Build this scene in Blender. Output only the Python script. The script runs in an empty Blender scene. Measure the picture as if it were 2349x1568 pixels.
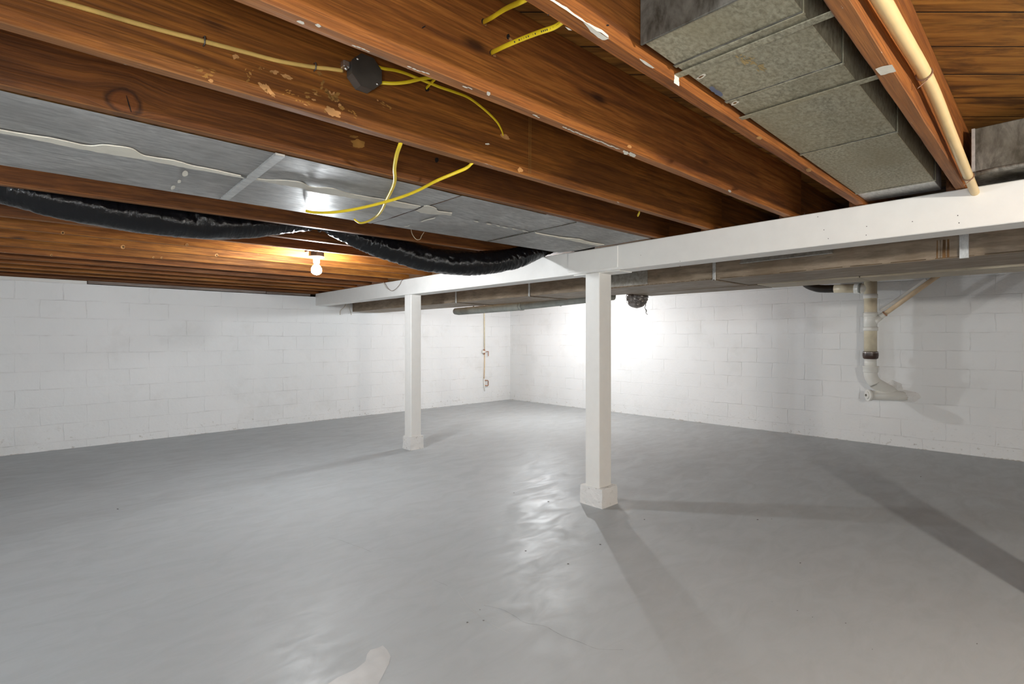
import bpy, bmesh, math, random
from mathutils import Vector, Matrix, noise
random.seed(7)
sc = bpy.context.scene
COL = sc.collection
PI = math.pi
# ---------------------------------------------------------------- camera frame (used to measure the place)
F_PX, CX, HZ, EYE = 1186.6, 1174.5, 775.0, 1.28
TH = math.atan(1255.5 / F_PX); CT, ST = math.cos(TH), math.sin(TH)
def ray(x, y):
    r = x - CX; return (CT*F_PX + ST*r, ST*F_PX - CT*r, HZ - y)
def atX(x, y, X): d = ray(x, y); k = X/d[0]; return Vector((X, d[1]*k, EYE + d[2]*k))
def atY(x, y, Y): d = ray(x, y); k = Y/d[1]; return Vector((d[0]*k, Y, EYE + d[2]*k))
def atZ(x, y, Z): d = ray(x, y); k = (Z-EYE)/d[2]; return Vector((d[0]*k, d[1]*k, Z))

# ---------------------------------------------------------------- materials
class NT:
    def __init__(s, name):
        s.m = bpy.data.materials.new(name); s.m.use_nodes = True
        s.t = s.m.node_tree; s.n = s.t.nodes; s.l = s.t.links
        s.b = s.n['Principled BSDF']
    def node(s, typ, **kw):
        n = s.n.new(typ)
        for k, v in kw.items():
            if k.startswith('i_'):
                n.inputs[k[2:].replace('_', ' ')].default_value = v
            else: setattr(n, k, v)
        return n
    def link(s, a, b): s.l.new(a, b)
    def coord(s, rnd=True):
        tc = s.node('ShaderNodeTexCoord')
        if not rnd: return tc.outputs['Object']
        oi = s.node('ShaderNodeObjectInfo')
        mu = s.node('ShaderNodeMath', operation='MULTIPLY'); mu.inputs[1].default_value = 37.0
        s.link(oi.outputs['Random'], mu.inputs[0])
        va = s.node('ShaderNodeVectorMath', operation='ADD')
        s.link(tc.outputs['Object'], va.inputs[0]); s.link(mu.outputs[0], va.inputs[1])
        return va.outputs[0]
    def mapping(s, vec, scale=(1, 1, 1), loc=(0, 0, 0), rot=(0, 0, 0)):
        m = s.node('ShaderNodeMapping'); m.inputs['Scale'].default_value = scale
        m.inputs['Location'].default_value = loc; m.inputs['Rotation'].default_value = rot
        s.link(vec, m.inputs['Vector']); return m.outputs[0]
    def noise(s, vec, scale=5, detail=4, rough=.5, dist=0):
        n = s.node('ShaderNodeTexNoise'); n.inputs['Scale'].default_value = scale
        n.inputs['Detail'].default_value = detail; n.inputs['Roughness'].default_value = rough
        n.inputs['Distortion'].default_value = dist
        s.link(vec, n.inputs['Vector']); return n.outputs['Fac']
    def ramp(s, fac, p):
        r = s.node('ShaderNodeValToRGB'); e = r.color_ramp.elements
        while len(e) < len(p): e.new(.5)
        for i, (pos, c) in enumerate(p):
            e[i].position = pos
            e[i].color = (c, c, c, 1) if isinstance(c, (int, float)) else (*c, 1)
        s.link(fac, r.inputs[0]); return r.outputs[0]
    def mix(s, fac, a, b, mode='MIX'):
        n = s.node('ShaderNodeMix', data_type='RGBA', blend_type=mode)
        for sock, v in ((0, fac), (6, a), (7, b)):
            if isinstance(v, bpy.types.NodeSocket): s.link(v, n.inputs[sock])
            elif sock == 0: n.inputs[0].default_value = v
            else: n.inputs[sock].default_value = (*v, 1)
        return n.outputs[2]
    def math(s, op, a, b=0.0):
        n = s.node('ShaderNodeMath', operation=op)
        for i, v in enumerate((a, b)):
            if isinstance(v, bpy.types.NodeSocket): s.link(v, n.inputs[i])
            else: n.inputs[i].default_value = v
        return n.outputs[0]
    def bump(s, h, strength=.3, dist=.01, nrm=None):
        n = s.node('ShaderNodeBump'); n.inputs['Strength'].default_value = strength
        n.inputs['Distance'].default_value = dist; s.link(h, n.inputs['Height'])
        if nrm is not None: s.link(nrm, n.inputs['Normal'])
        return n.outputs[0]
    def fin(s, color=None, rough=None, normal=None, metal=None, spec=None):
        for k, v in (('Base Color', color), ('Roughness', rough), ('Normal', normal), ('Metallic', metal), ('Specular IOR Level', spec)):
            if v is None: continue
            if isinstance(v, bpy.types.NodeSocket): s.link(v, s.b.inputs[k])
            elif k == 'Base Color': s.b.inputs[k].default_value = (*v, 1)
            else: s.b.inputs[k].default_value = v
        return s.m

def plain(name, col, rough=.5, metal=0, spec=.5, var=.06, bumpy=.0):
    t = NT(name); v = t.coord()
    n = t.noise(v, 14, 5)
    c = t.mix(t.ramp(n, ((.3, 0), (.75, 1))), tuple(x*(1-var) for x in col), tuple(min(1, x*(1+var)) for x in col))
    nr = t.bump(t.noise(v, 60, 4), bumpy, .004) if bumpy else None
    return t.fin(c, rough, nr, metal, spec)

def wood(name, dark, mid, light, grain=(1.3, 26, 26), rough=.62, flecks=False, blot=.65, knot=None):
    t = NT(name); v = t.coord()
    if knot:
        tc0 = t.node('ShaderNodeTexCoord'); s0 = t.node('ShaderNodeSeparateXYZ'); t.link(tc0.outputs['Object'], s0.inputs[0])
        dx = t.math('DIVIDE', t.math('SUBTRACT', s0.outputs['X'], knot[0]), knot[2]); dz = t.math('DIVIDE', t.math('SUBTRACT', s0.outputs['Z'], knot[1]), knot[3])
        wb = t.math('MULTIPLY', t.math('SUBTRACT', t.noise(t.mapping(tc0.outputs['Object'], (25, 25, 25)), 1.0, 3), .5), .7)
        kd = t.math('ADD', t.math('SQRT', t.math('ADD', t.math('MULTIPLY', dx, dx), t.math('MULTIPLY', dz, dz))), wb)
        push = t.math('MULTIPLY', t.math('EXPONENT', t.math('MULTIPLY', t.math('MULTIPLY', kd, kd), -.22)), t.math('MULTIPLY', dz, -.028))
        cz = t.node('ShaderNodeCombineXYZ'); t.link(push, cz.inputs[2])
        va_ = t.node('ShaderNodeVectorMath', operation='ADD'); t.link(v, va_.inputs[0]); t.link(cz.outputs[0], va_.inputs[1]); v = va_.outputs[0]
    g = t.noise(t.mapping(v, grain), 1.6, 6, .62, .35)
    fine = t.noise(t.mapping(v, (3, 150, 150)), 1.0, 4, .65)
    big = t.noise(t.mapping(v, (1, 2.6, 2.6)), 1.5, 5, .6, .4)
    c = t.ramp(g, ((.28, dark), (.47, mid), (.72, light)))
    c = t.mix(t.math('MULTIPLY', t.ramp(fine, ((.40, 1), (.56, 0))), .62), c, tuple(x*.42 for x in mid))
    c = t.mix(t.math('MULTIPLY', t.ramp(big, ((.36, 1), (.6, 0))), blot), c, dark)
    vr = t.node('ShaderNodeTexVoronoi'); vr.inputs['Scale'].default_value = 1.0
    t.link(t.mapping(v, (2.1, 5.5, 5.5)), vr.inputs['Vector'])
    c = t.mix(t.ramp(vr.outputs['Distance'], ((.04, .85), (.12, 0))), c, tuple(x*.3 for x in dark))
    if knot:
        ringc = t.ramp(t.math('FRACT', t.math('MULTIPLY', kd, 4.5)), ((.1, .2), (.5, .7), (.9, .2)))
        c = t.mix(t.math('MULTIPLY', t.ramp(kd, ((.80, 1), (.92, 0))), t.math('MULTIPLY', ringc, .9)), c, (.17, .045, .012))
        c = t.mix(t.math('MULTIPLY', t.ramp(t.math('ABSOLUTE', t.math('SUBTRACT', kd, 1.0)), ((.02, 1), (.28, 0))), .75), c, (.022, .007, .003))
    if flecks:
        tc = t.node('ShaderNodeTexCoord'); sp = t.node('ShaderNodeSeparateXYZ'); t.link(tc.outputs['Object'], sp.inputs[0])
        low = t.math('LESS_THAN', sp.outputs['Z'], .0025)
        fl = t.ramp(t.noise(t.mapping(v, (9, 60, 20)), 1.0, 6, .7), ((.66, 0), (.69, 1)))
        clus = t.ramp(t.noise(t.mapping(v, (1.6, 3, 1)), 1.0, 2), ((.5, 0), (.56, 1)))
        k = t.math('MULTIPLY', t.math('MULTIPLY', low, fl), clus)
        c = t.mix(k, c, (.75, .72, .66))
        # overspray of white paint on the last centimetres that sit on the beam
        over = t.ramp(t.math('ADD', sp.outputs['X'], t.math('MULTIPLY', t.noise(v, 30, 4), .1)), ((0, 0), (1, 0)))
    # the undersides of the boards are mixed paler
    tu = t.node('ShaderNodeTexCoord'); su = t.node('ShaderNodeSeparateXYZ'); t.link(tu.outputs['Object'], su.inputs[0])
    c = t.mix(t.math('MULTIPLY', t.math('LESS_THAN', su.outputs['Z'], .003), .30), c, (.38, .185, .075))
    h = t.math('ADD', t.math('MULTIPLY', fine, .6), g)
    return t.fin(c, t.ramp(g, ((.3, rough+.1), (.7, rough-.08))), t.bump(h, .5, .004), 0, .35)

def galv(name, a, b, metal=.8, rough=.42, stretch=(18, 60, 30), dirt=None, bump_s=.15):
    t = NT(name); v = t.coord()
    s1 = t.noise(t.mapping(v, stretch), 1.0, 5, .65, .35)
    c = t.ramp(s1, ((.35, a), (.62, b)))
    big = t.noise(v, 2.3, 5, .6)
    if dirt: c = t.mix(t.math('MULTIPLY', t.ramp(big, ((.4, 0), (.68, 1))), .75), c, dirt)
    lo = t.noise(v, 3.5, 2)
    nr = t.bump(lo, bump_s, .03)
    nr = t.bump(s1, .08, .003, nr)
    return t.fin(c, t.ramp(s1, ((.3, rough+.08), (.7, rough-.06))), nr, metal, .5)

M = {}
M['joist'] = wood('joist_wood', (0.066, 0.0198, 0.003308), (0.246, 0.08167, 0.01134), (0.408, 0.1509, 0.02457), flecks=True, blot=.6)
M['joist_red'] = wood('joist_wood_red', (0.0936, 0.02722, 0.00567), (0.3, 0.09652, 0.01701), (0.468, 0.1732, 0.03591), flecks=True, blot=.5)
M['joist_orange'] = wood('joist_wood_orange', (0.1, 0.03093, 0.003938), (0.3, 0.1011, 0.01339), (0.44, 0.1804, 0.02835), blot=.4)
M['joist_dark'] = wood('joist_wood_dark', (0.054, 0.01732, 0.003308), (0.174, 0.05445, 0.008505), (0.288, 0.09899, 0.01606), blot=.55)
_k = atY(286, 234, 1.965)
M['joist_knot'] = wood('joist_wood_knot', (0.054, 0.01732, 0.003308), (0.174, 0.05445, 0.008505), (0.288, 0.09899, 0.01606), blot=.55, knot=(_k.x+.0475, _k.z-1.967, .040, .036))
M['hole'] = plain('hole_dark', (.008, .004, .002), .9)
M['caulk'] = plain('caulk_white', (.74, .70, .60), .8, bumpy=.3)
M['stain'] = plain('ochre_stain', (.36, .26, .11), .7, var=.3)
M['plate'] = galv('plate_metal', (.22, .20, .17), (.34, .32, .28), .2, .5, (30, 30, 30))
M['caulk_grey'] = plain('caulk_dusty', (.55, .52, .45), .85, bumpy=.3)
M['bare'] = plain('bare_wood_scrape', (.50, .25, .085), .8, var=.3)
M['pale'] = plain('pale_scrape', (.33, .155, .030), .8, var=.45)
M['knot'] = plain('knot', (.085, .025, .007), .6, var=.5)
M['crackm2'] = plain('dark_knot_grain', (.035, .011, .004), .7, var=.5)
M['crackm'] = plain('crack', (.012, .008, .006), .9)
M['galv'] = galv('sheet_metal', (.56, .56, .55), (.88, .88, .86), .12, .46, (14, 50, 30), (.45, .44, .42))
M['galv_bright'] = galv('bright_galvanised', (.45, .45, .44), (.62, .62, .60), .6, .38)
M['galv_dirty'] = galv('dirty_galvanised', (.19, .175, .12), (.40, .37, .27), .12, .6, (60, 110, 40), (.25, .215, .13))
M['galv_dark'] = galv('tarnished_galvanised', (.035, .032, .026), (.27, .26, .23), .3, .5, (16, 22, 9), (.07, .06, .04))
M['trunk'] = galv('brown_galvanised', (.19, .145, .10), (.32, .25, .18), .15, .55, (30, 6, 30), (.17, .115, .065))
M['trunk_cream'] = galv('cream_galvanised', (.42, .37, .28), (.55, .49, .38), .15, .55, (30, 6, 30), (.36, .29, .2))
M['rust'] = plain('rust', (.17, .085, .025), .8, var=.5)
M['rust_dark'] = plain('rust_dark', (.09, .055, .025), .8, var=.4)
M['white'] = plain('white_paint', (.80, .79, .76), .5, spec=.4, var=.02, bumpy=.12)
M['pvc'] = plain('pvc_white', (.80, .79, .74), .28, spec=.5, var=.02)
M['pvc_old'] = plain('pvc_yellowed', (.74, .66, .49), .32, var=.1)
M['pipe_cream'] = plain('cream_pipe', (.74, .55, .27), .38, var=.06)
M['pipe_tan'] = plain('tan_pipe', (.72, .55, .36), .45, var=.12)
M['rubber'] = plain('brown_rubber', (.055, .03, .022), .35, var=.3)
M['blackpipe'] = plain('black_pipe', (.02, .016, .012), .35, var=.4)
M['yellow'] = plain('yellow_cable', (.82, .60, .02), .38, var=.05)
M['tan'] = plain('cloth_cable', (.62, .40, .11), .75, var=.25, bumpy=.4)
M['boxmetal'] = plain('box_black', (.080, .070, .058), .45, .3, var=.25)
M['boxside'] = plain('box_grey', (.16, .15, .135), .42, .5, var=.25)
M['screw'] = plain('screw_metal', (.70, .69, .66), .25, .9)
M['wire'] = plain('wire', (.25, .14, .09), .5, .5)
M['porcelain'] = plain('porcelain', (.85, .85, .83), .25)
M['copper'] = plain('old_copper', (.42, .20, .11), .5, .3, var=.3)
M['insul'] = plain('grey_wrap', (.30, .31, .28), .75, var=.15, bumpy=.3)
M['web'] = plain('cobweb', (.55, .50, .42), .9)
M['ink'] = plain('ink', (.03, .03, .03), .7)
M['blueink'] = plain('blue_ink', (.13, .15, .22), .7, var=.3)
M['oldwood'] = wood('sill_wood', (.10, .06, .04), (.30, .25, .22), (.52, .49, .46), blot=.5)

def m_floor():
    t = NT('painted_concrete'); v = t.coord(False)
    a = t.noise(v, .9, 6, .6, .6); b = t.noise(t.mapping(v, (2.2, 5.0, 1)), 1.5, 6, .65, .8)
    c = t.mix(t.ramp(a, ((.3, 0), (.7, 1))), (.402, .428, .440), (.434, .459, .471))
    c = t.mix(t.math('MULTIPLY', t.ramp(b, ((.36, 1), (.58, 0))), .22), c, (.34, .345, .345))
    vr = t.node('ShaderNodeTexVoronoi'); vr.inputs['Scale'].default_value = 5.5; t.link(v, vr.inputs['Vector'])
    sel = t.ramp(t.noise(v, 4.3, 2), ((.56, 0), (.6, 1)))
    speck = t.math('MULTIPLY', t.ramp(vr.outputs['Distance'], ((.018, 1), (.034, 0))), sel)
    c = t.mix(t.math('MULTIPLY', speck, .8), c, (.06, .05, .04))
    rg = t.ramp(b, ((.35, .60), (.65, .42)))
    nr = t.bump(t.noise(v, 2.2, 2), .10, .02); nr = t.bump(t.noise(v, 120, 2), .05, .002, nr)
    nr = t.bump(b, .10, .012, nr)
    return t.fin(c, rg, nr, 0, .5)
M['floor'] = m_floor()
M['floor_pale'] = plain('pale_floor_paint', (.50, .50, .49), .45, var=.08)
M['floor_crack'] = plain('floor_crack', (.10, .09, .08), .7)
M['floor_scratch'] = plain('floor_scratch', (.52, .52, .50), .5)

def m_block(name, u_axis, u0, z0):
    t = NT(name); tc = t.node('ShaderNodeTexCoord'); P = tc.outputs['Object']
    sp = t.node('ShaderNodeSeparateXYZ'); t.link(P, sp.inputs[0])
    cb = t.node('ShaderNodeCombineXYZ')
    wob = t.math('MULTIPLY', t.math('SUBTRACT', t.noise(P, 6, 4), .5), .040)
    t.link(t.math('ADD', t.math('SUBTRACT', sp.outputs[u_axis], u0), wob), cb.inputs[0])
    wob2 = t.math('MULTIPLY', t.math('SUBTRACT', t.noise(P, 5, 4), .5), .026)
    t.link(t.math('ADD', t.math('SUBTRACT', sp.outputs['Z'], z0), wob2), cb.inputs[1])
    br = t.node('ShaderNodeTexBrick'); br.offset = .5; br.offset_frequency = 2; br.squash = 1
    for k, x in (('Scale', 1), ('Mortar Size', .006), ('Mortar Smooth', .6), ('Brick Width', .4085), ('Row Height', .2032), ('Bias', 0)):
        br.inputs[k].default_value = x
    t.link(cb.outputs[0], br.inputs['Vector'])
    mort = br.outputs['Fac']
    patch = t.ramp(t.noise(P, 3.4, 4, .65), ((.40, .10), (.66, 1)))
    joint = t.math('MULTIPLY', mort, patch)
    rnd = t.noise(P, 1.1, 4)
    c = t.mix(t.ramp(rnd, ((.3, 0), (.7, 1))), (.79, .80, .80), (.85, .855, .855))
    c = t.mix(t.math('MULTIPLY', joint, t.ramp(t.noise(P, 8, 4), ((.45, .04), (.70, .36)))), c, (.40, .39, .36))
    low = t.math('MULTIPLY', t.ramp(sp.outputs['Z'], ((0, 1), (.32, 0))), t.ramp(t.noise(P, 22, 6, .7), ((.60, 0), (.68, 1))))
    c = t.mix(t.math('MULTIPLY', low, .65), c, (.33, .29, .23))
    foot = t.math('MULTIPLY', t.ramp(t.math('ADD', sp.outputs['Z'], t.math('MULTIPLY', t.noise(P, 25, 5), .03)), ((.014, 1), (.024, 0))), t.ramp(t.noise(P, 7, 4), ((.50, 0), (.62, .8))))
    c = t.mix(foot, c, (.34, .27, .19))
    sm = t.math('MULTIPLY', t.ramp(t.noise(P, 2.0, 5, .65), ((.56, 0), (.72, 1))), .22)
    c = t.mix(sm, c, (.58, .57, .54))
    h = t.math('SUBTRACT', t.math('ADD', t.math('MULTIPLY', t.noise(P, 34, 5, .65), .35), t.math('MULTIPLY', t.noise(P, 11, 3), .35)), t.math('MULTIPLY', joint, .75))
    nr = t.bump(h, .62, .010)
    nr = t.bump(t.noise(P, 3.5, 5, .6), .35, .022, nr)
    return t.fin(c, .62, nr, 0, .3)
M['wall_l'] = m_block('block_wall_left', 'X', .338, 1.511-1.2192)
M['wall_r'] = m_block('block_wall_right', 'Y', .26+.0, 1.343-1.2192)
def m_pier():
    t = NT('footing_paint'); P = t.coord(False)
    c = t.mix(t.ramp(t.noise(P, 30, 6, .7), ((.60, 0), (.70, .8))), (.80, .79, .77), (.30, .27, .22))
    return t.fin(c, .7, t.bump(t.noise(P, 24, 6, .7), .7, .012), 0, .3)
M['pier'] = m_pier()
def m_boards():
    t = NT('subfloor_boards'); tc = t.node('ShaderNodeTexCoord')
    P = t.mapping(tc.outputs['Object'], rot=(0, 0, math.atan2(CT, ST)))   # boards laid diagonally
    sp = t.node('ShaderNodeSeparateXYZ'); t.link(P, sp.inputs[0])
    W = .1815
    y = t.math('DIVIDE', t.math('ADD', sp.outputs['Y'], -1.533 + 40*W), W)
    fr = t.math('FRACT', y); idx = t.math('FLOOR', y)
    gap = t.ramp(t.math('ABSOLUTE', t.math('SUBTRACT', fr, .5)), ((.478, 0), (.49, 1)))
    cb = t.node('ShaderNodeCombineXYZ'); t.link(t.math('MULTIPLY', idx, 3.71), cb.inputs[0])
    va = t.node('ShaderNodeVectorMath', operation='ADD'); t.link(P, va.inputs[0]); t.link(cb.outputs[0], va.inputs[1])
    g = t.noise(t.mapping(va.outputs[0], (1.6, 24, 24)), 1.5, 7, .65, .6)
    big = t.noise(t.mapping(va.outputs[0], (2.4, 9, 9)), 1.2, 5, .6, .6)
    c = t.ramp(g, ((.3, (.10, .040, .008)), (.5, (.27, .115, .022)), (.7, (.38, .18, .036))))
    c = t.mix(t.math('MULTIPLY', t.ramp(big, ((.34, 1), (.5, 0))), .8), c, (.05, .02, .006))
    c = t.mix(gap, c, (.01, .005, .002))
    return t.fin(c, .7, t.bump(t.math('SUBTRACT', g, gap), .4, .006), 0, .25)
M['boards'] = m_boards()
def m_flex():
    t = NT('black_sleeve'); v = t.coord(False)
    a = t.noise(t.mapping(v, (70, 8, 8)), 1.0, 5, .6, 1.0); b = t.noise(v, 30, 4, .6, 1)
    nr = t.bump(t.math('ADD', a, t.math('MULTIPLY', b, .6)), .45, .010)
    return t.fin((.005, .005, .006), .15, nr, 0, .35)
M['flex'] = m_flex()
def emis(name, col, s):
    t = NT(name); t.b.inputs['Base Color'].default_value = (.9, .9, .9, 1)
    t.b.inputs['Emission Color'].default_value = (*col, 1); t.b.inputs['Emission Strength'].default_value = s
    return t.m

# ---------------------------------------------------------------- geometry helpers
class MB:
    """collects shapes in world coordinates, builds ONE mesh object"""
    def __init__(s): s.bm = bmesh.new(); s.mats = []
    def mi(s, m):
        m = M[m] if isinstance(m, str) else m
        if m not in s.mats: s.mats.append(m)
        return s.mats.index(m)
    def _tagnew(s, faces, m, smooth=False):
        i = s.mi(m)
        for f in faces: f.material_index = i; f.smooth = smooth
    def hull(s, c8, m, bevel=0, seg=1):
        """c8: 4 bottom + 4 top corners"""
        vs = [s.bm.verts.new(p) for p in c8]
        fs = [s.bm.faces.new([vs[i] for i in q]) for q in ((3, 2, 1, 0), (4, 5, 6, 7), (0, 1, 5, 4), (1, 2, 6, 5), (2, 3, 7, 6), (3, 0, 4, 7))]
        s._tagnew(fs, m)
        if bevel:
            ed = list({e for f in fs for e in f.edges})
            r = bmesh.ops.bevel(s.bm, geom=ed, offset=bevel, segments=seg, affect='EDGES', profile=.5)
            s._tagnew(r['faces'], m)
    def box(s, x0, x1, y0, y1, z0, z1, m, bevel=0, seg=1):
        s.hull([(x0, y0, z0), (x1, y0, z0), (x1, y1, z0), (x0, y1, z0), (x0, y0, z1), (x1, y0, z1), (x1, y1, z1), (x0, y1, z1)], m, bevel, seg)
    def poly(s, pts, m, thick=None):
        vs = [s.bm.verts.new(p) for p in pts]
        f = s.bm.faces.new(vs); s._tagnew([f], m)
        if thick is not None:
            r = bmesh.ops.extrude_face_region(s.bm, geom=[f])
            nv = [e for e in r['geom'] if isinstance(e, bmesh.types.BMVert)]
            bmesh.ops.translate(s.bm, verts=nv, vec=thick)
            s._tagnew([e for v in nv for e in v.link_faces], m)
    def tube(s, pts, rad, m, n=12, caps=True, flat=None, up=None, smooth=True):
        """sweep; rad scalar or list; flat = (a,b) scale of the cross-section"""
        pts = [Vector(p) for p in pts]; N = len(pts)
        R = rad if isinstance(rad, (list, tuple)) else [rad]*N
        rings = []; prev = None
        for i, p in enumerate(pts):
            t = (pts[min(i+1, N-1)] - pts[max(i-1, 0)]).normalized()
            ref = Vector(up) if up else (prev if prev is not None else (Vector((0, 0, 1)) if abs(t.z) < .9 else Vector((1, 0, 0))))
            a = (ref - t*ref.dot(t)).normalized(); b = t.cross(a); prev = a
            fa, fb = flat if flat else (1, 1)
            rings.append([s.bm.verts.new(p + (a*math.cos(k*2*PI/n)*fa + b*math.sin(k*2*PI/n)*fb)*R[i]) for k in range(n)])
        fs = []
        for i in range(N-1):
            for k in range(n):
                fs.append(s.bm.faces.new((rings[i][k], rings[i][(k+1) % n], rings[i+1][(k+1) % n], rings[i+1][k])))
        s._tagnew(fs, m, smooth)
        if caps: s._tagnew([s.bm.faces.new(rings[0][::-1]), s.bm.faces.new(rings[-1])], m)
    def cyl(s, a, b, r, m, n=24, r2=None, smooth=True): s.tube([a, b], [r, r if r2 is None else r2], m, n, smooth=smooth)
    def lathe(s, c, prof, m, n=28, axis=(0, 0, 1)):
        """prof: list of (radius, height) about an axis through c"""
        ax = Vector(axis).normalized(); q = Vector((0, 0, 1)).rotation_difference(ax)
        rings = []
        for r, h in prof:
            if r <= 1e-6: rings.append([s.bm.verts.new(Vector(c) + q @ Vector((0, 0, h)))])
            else: rings.append([s.bm.verts.new(Vector(c) + q @ Vector((r*math.cos(k*2*PI/n), r*math.sin(k*2*PI/n), h))) for k in range(n)])
        fs = []
        for A, B in zip(rings, rings[1:]):
            for k in range(n):
                k2 = (k+1) % n
                if len(A) == 1 and len(B) == 1: continue
                if len(A) == 1: fs.append(s.bm.faces.new((A[0], B[k2], B[k])))
                elif len(B) == 1: fs.append(s.bm.faces.new((A[k], A[k2], B[0])))
                else: fs.append(s.bm.faces.new((A[k], A[k2], B[k2], B[k])))
        s._tagnew(fs, m, True)
    def build(s, name, parent=None, label=None, cat=None, group=None, kind=None, origin=None, recalc=True):
        if recalc: bmesh.ops.recalc_face_normals(s.bm, faces=s.bm.faces)
        me = bpy.data.meshes.new(name)
        vs = [v.co for v in s.bm.verts]
        if origin is None:
            lo = [min(v[i] for v in vs) for i in range(3)]; hi = [max(v[i] for v in vs) for i in range(3)]
            origin = Vector(((lo[0]+hi[0])/2, (lo[1]+hi[1])/2, lo[2]))
        origin = Vector(origin)
        bmesh.ops.translate(s.bm, verts=s.bm.verts, vec=-origin)
        s.bm.to_mesh(me); s.bm.free()
        for m in s.mats: me.materials.append(m)
        o = bpy.data.objects.new(name, me); COL.objects.link(o)
        if parent is not None:
            o.parent = parent; o.location = origin - WL[parent.name]
        else: o.location = origin
        WL[o.name] = origin
        tag(o, label, cat, group, kind); return o
WL = {}
def tag(o, label=None, cat=None, group=None, kind=None):
    for k, v in (('label', label), ('category', cat), ('group', group), ('kind', kind)):
        if v: o[k] = v
def thing(name, loc, label, cat, group=None):
    o = bpy.data.objects.new(name, None); COL.objects.link(o); o.location = loc
    o.empty_display_size = .1; WL[o.name] = Vector(loc); tag(o, label, cat, group); return o
def spline(pts, n=8):
    """Catmull-Rom through points (tuples of any length)"""
    out = []; P = [pts[0]] + list(pts) + [pts[-1]]
    for i in range(1, len(P)-2):
        for k in range(n):
            u = k/n
            out.append(tuple(.5*((2*b) + (c-a)*u + (2*a-5*b+4*c-d)*u*u + (-a+3*b-3*c+d)*u**3) for a, b, c, d in zip(P[i-1], P[i], P[i+1], P[i+2])))
    out.append(tuple(pts[-1])); return out

ZB = 1.967            # underside of the joists = top of the beam
ZS = 2.245            # underside of the subfloor
YL = 7.885            # left wall
def XR(Y): return 7.395 + (7.885-Y)*.0178     # right wall, a little out of square
X0, Y0 = -3.4, -3.8   # the walls behind the camera

# ---------------------------------------------------------------- the setting
b = MB(); b.box(X0-.2, 7.8, Y0-.2, YL+.2, -.15, 0, 'floor')
def fl(pts, m, z=.0008): b.poly([Vector((*atZ(x, y, 0).xy, z)) for x, y in pts], m)
fl(((735, 1580), (775, 1553), (815, 1535), (838, 1517), (842, 1500), (850, 1490), (868, 1485), (878, 1480), (888, 1490), (896, 1505), (892, 1522), (880, 1545), (862, 1580)), 'floor_pale')
def crack(pts, w, m):
    P = [Vector((*atZ(x, y, 0).xy, 0)) for x, y in pts]
    P = [Vector(q) for q in spline([tuple(p) for p in P], 5)]
    P = [p + Vector((random.uniform(-1, 1), random.uniform(-1, 1), 0))*w*1.1 for p in P]
    for i in range(len(P)-1):
        d = (P[i+1]-P[i]).normalized(); n_ = Vector((-d.y, d.x, 0))*w*random.uniform(.25, .6)
        z = Vector((0, 0, .0009))
        b.poly([P[i]-n_+z, P[i+1]-n_+z, P[i+1]+n_+z, P[i]+n_+z], m)
crack(((752, 1232), (780, 1238), (805, 1248), (830, 1256), (850, 1265)), .0009, 'floor_crack')
crack(((1110, 1388), (1150, 1397), (1180, 1412), (1205, 1428), (1250, 1436), (1290, 1458), (1330, 1472), (1372, 1488), (1430, 1490)), .0009, 'floor_crack')
crack(((995, 1330), (1020, 1340), (1027, 1344)), .0008, 'floor_crack')
crack(((1048, 1353), (1075, 1392), (1110, 1420), (1150, 1443), (1172, 1453)), .0014, 'floor_scratch')
for x, y in ((1738, 1191.5), (1836, 1291), (1940, 1429), (1478, 1191), (1377, 1248.5), (1206, 1263), (2112, 1093), (1829, 1400), (1864, 1415), (2241, 1476), (1179, 1130), (1258, 1150), (1303, 1293), (270, 1167), (1072, 1427), (2001, 1489), (1101, 1398)):
    s_ = random.uniform(1.1, 2.2)
    fl([(x+math.cos(k*PI/3.5)*s_*random.uniform(1, 1.7), y+math.sin(k*PI/3.5)*s_*random.uniform(.4, .7)) for k in range(7)], 'floor_crack', .001)
b.build('floor', kind='structure', origin=(0, 0, 0))

b = MB(); b.box(X0-.2, 7.8, YL, YL+.2, 0, 1.915, 'wall_l'); b.build('wall_left', kind='structure', origin=(0, 0, 0))
b = MB(); b.hull([(XR(Y0), Y0-.2, 0), (XR(Y0)+.2, Y0-.2, 0), (XR(YL)+.2, YL+.2, 0), (XR(YL), YL+.2, 0), (XR(Y0), Y0-.2, 2.10), (XR(Y0)+.2, Y0-.2, 2.10), (XR(YL)+.2, YL+.2, 2.10), (XR(YL), YL+.2, 2.10)], 'wall_r')
b.build('wall_right', kind='structure', origin=(0, 0, 0))
b = MB(); b.box(X0-.2, X0, Y0-.2, YL+.2, 0, ZS, 'wall_r'); b.build('wall_back', kind='structure', origin=(0, 0, 0))
b = MB(); b.box(X0, 7.8, Y0-.2, Y0, 0, ZS, 'wall_l'); b.build('wall_near', kind='structure', origin=(0, 0, 0))
b = MB(); b.box(X0-.2, 7.8, Y0-.2, YL+.2, ZS, ZS+.05, 'boards'); b.build('ceiling', kind='structure', origin=(0, 0, 0))
# sill planks and rim boards on top of the walls
b = MB(); b.box(X0, .55, YL+.012, YL+.2, 1.915, 1.955, 'white', .003)
b.build('trim_1', kind='structure')
b = MB(); b.box(.555, 2.55, YL-.012, YL+.2, 1.922, 1.957, 'oldwood', .003); b.box(2.56, 3.2, YL-.004, YL+.2, 1.922, 1.955, 'oldwood', .003)
b.box(3.35, 7.4, YL-.004, YL+.2, 1.917, 1.957, 'oldwood', .003)
b.build('trim_2', kind='structure')
b = MB(); b.box(X0, 7.5, YL+.03, YL+.2, 1.957, ZS, 'joist_dark'); b.build('trim_3', kind='structure')
b = MB(); b.box(7.62, 7.75, Y0, YL, 2.10, ZS, 'joist_dark'); b.build('trim_4', kind='structure')

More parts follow.
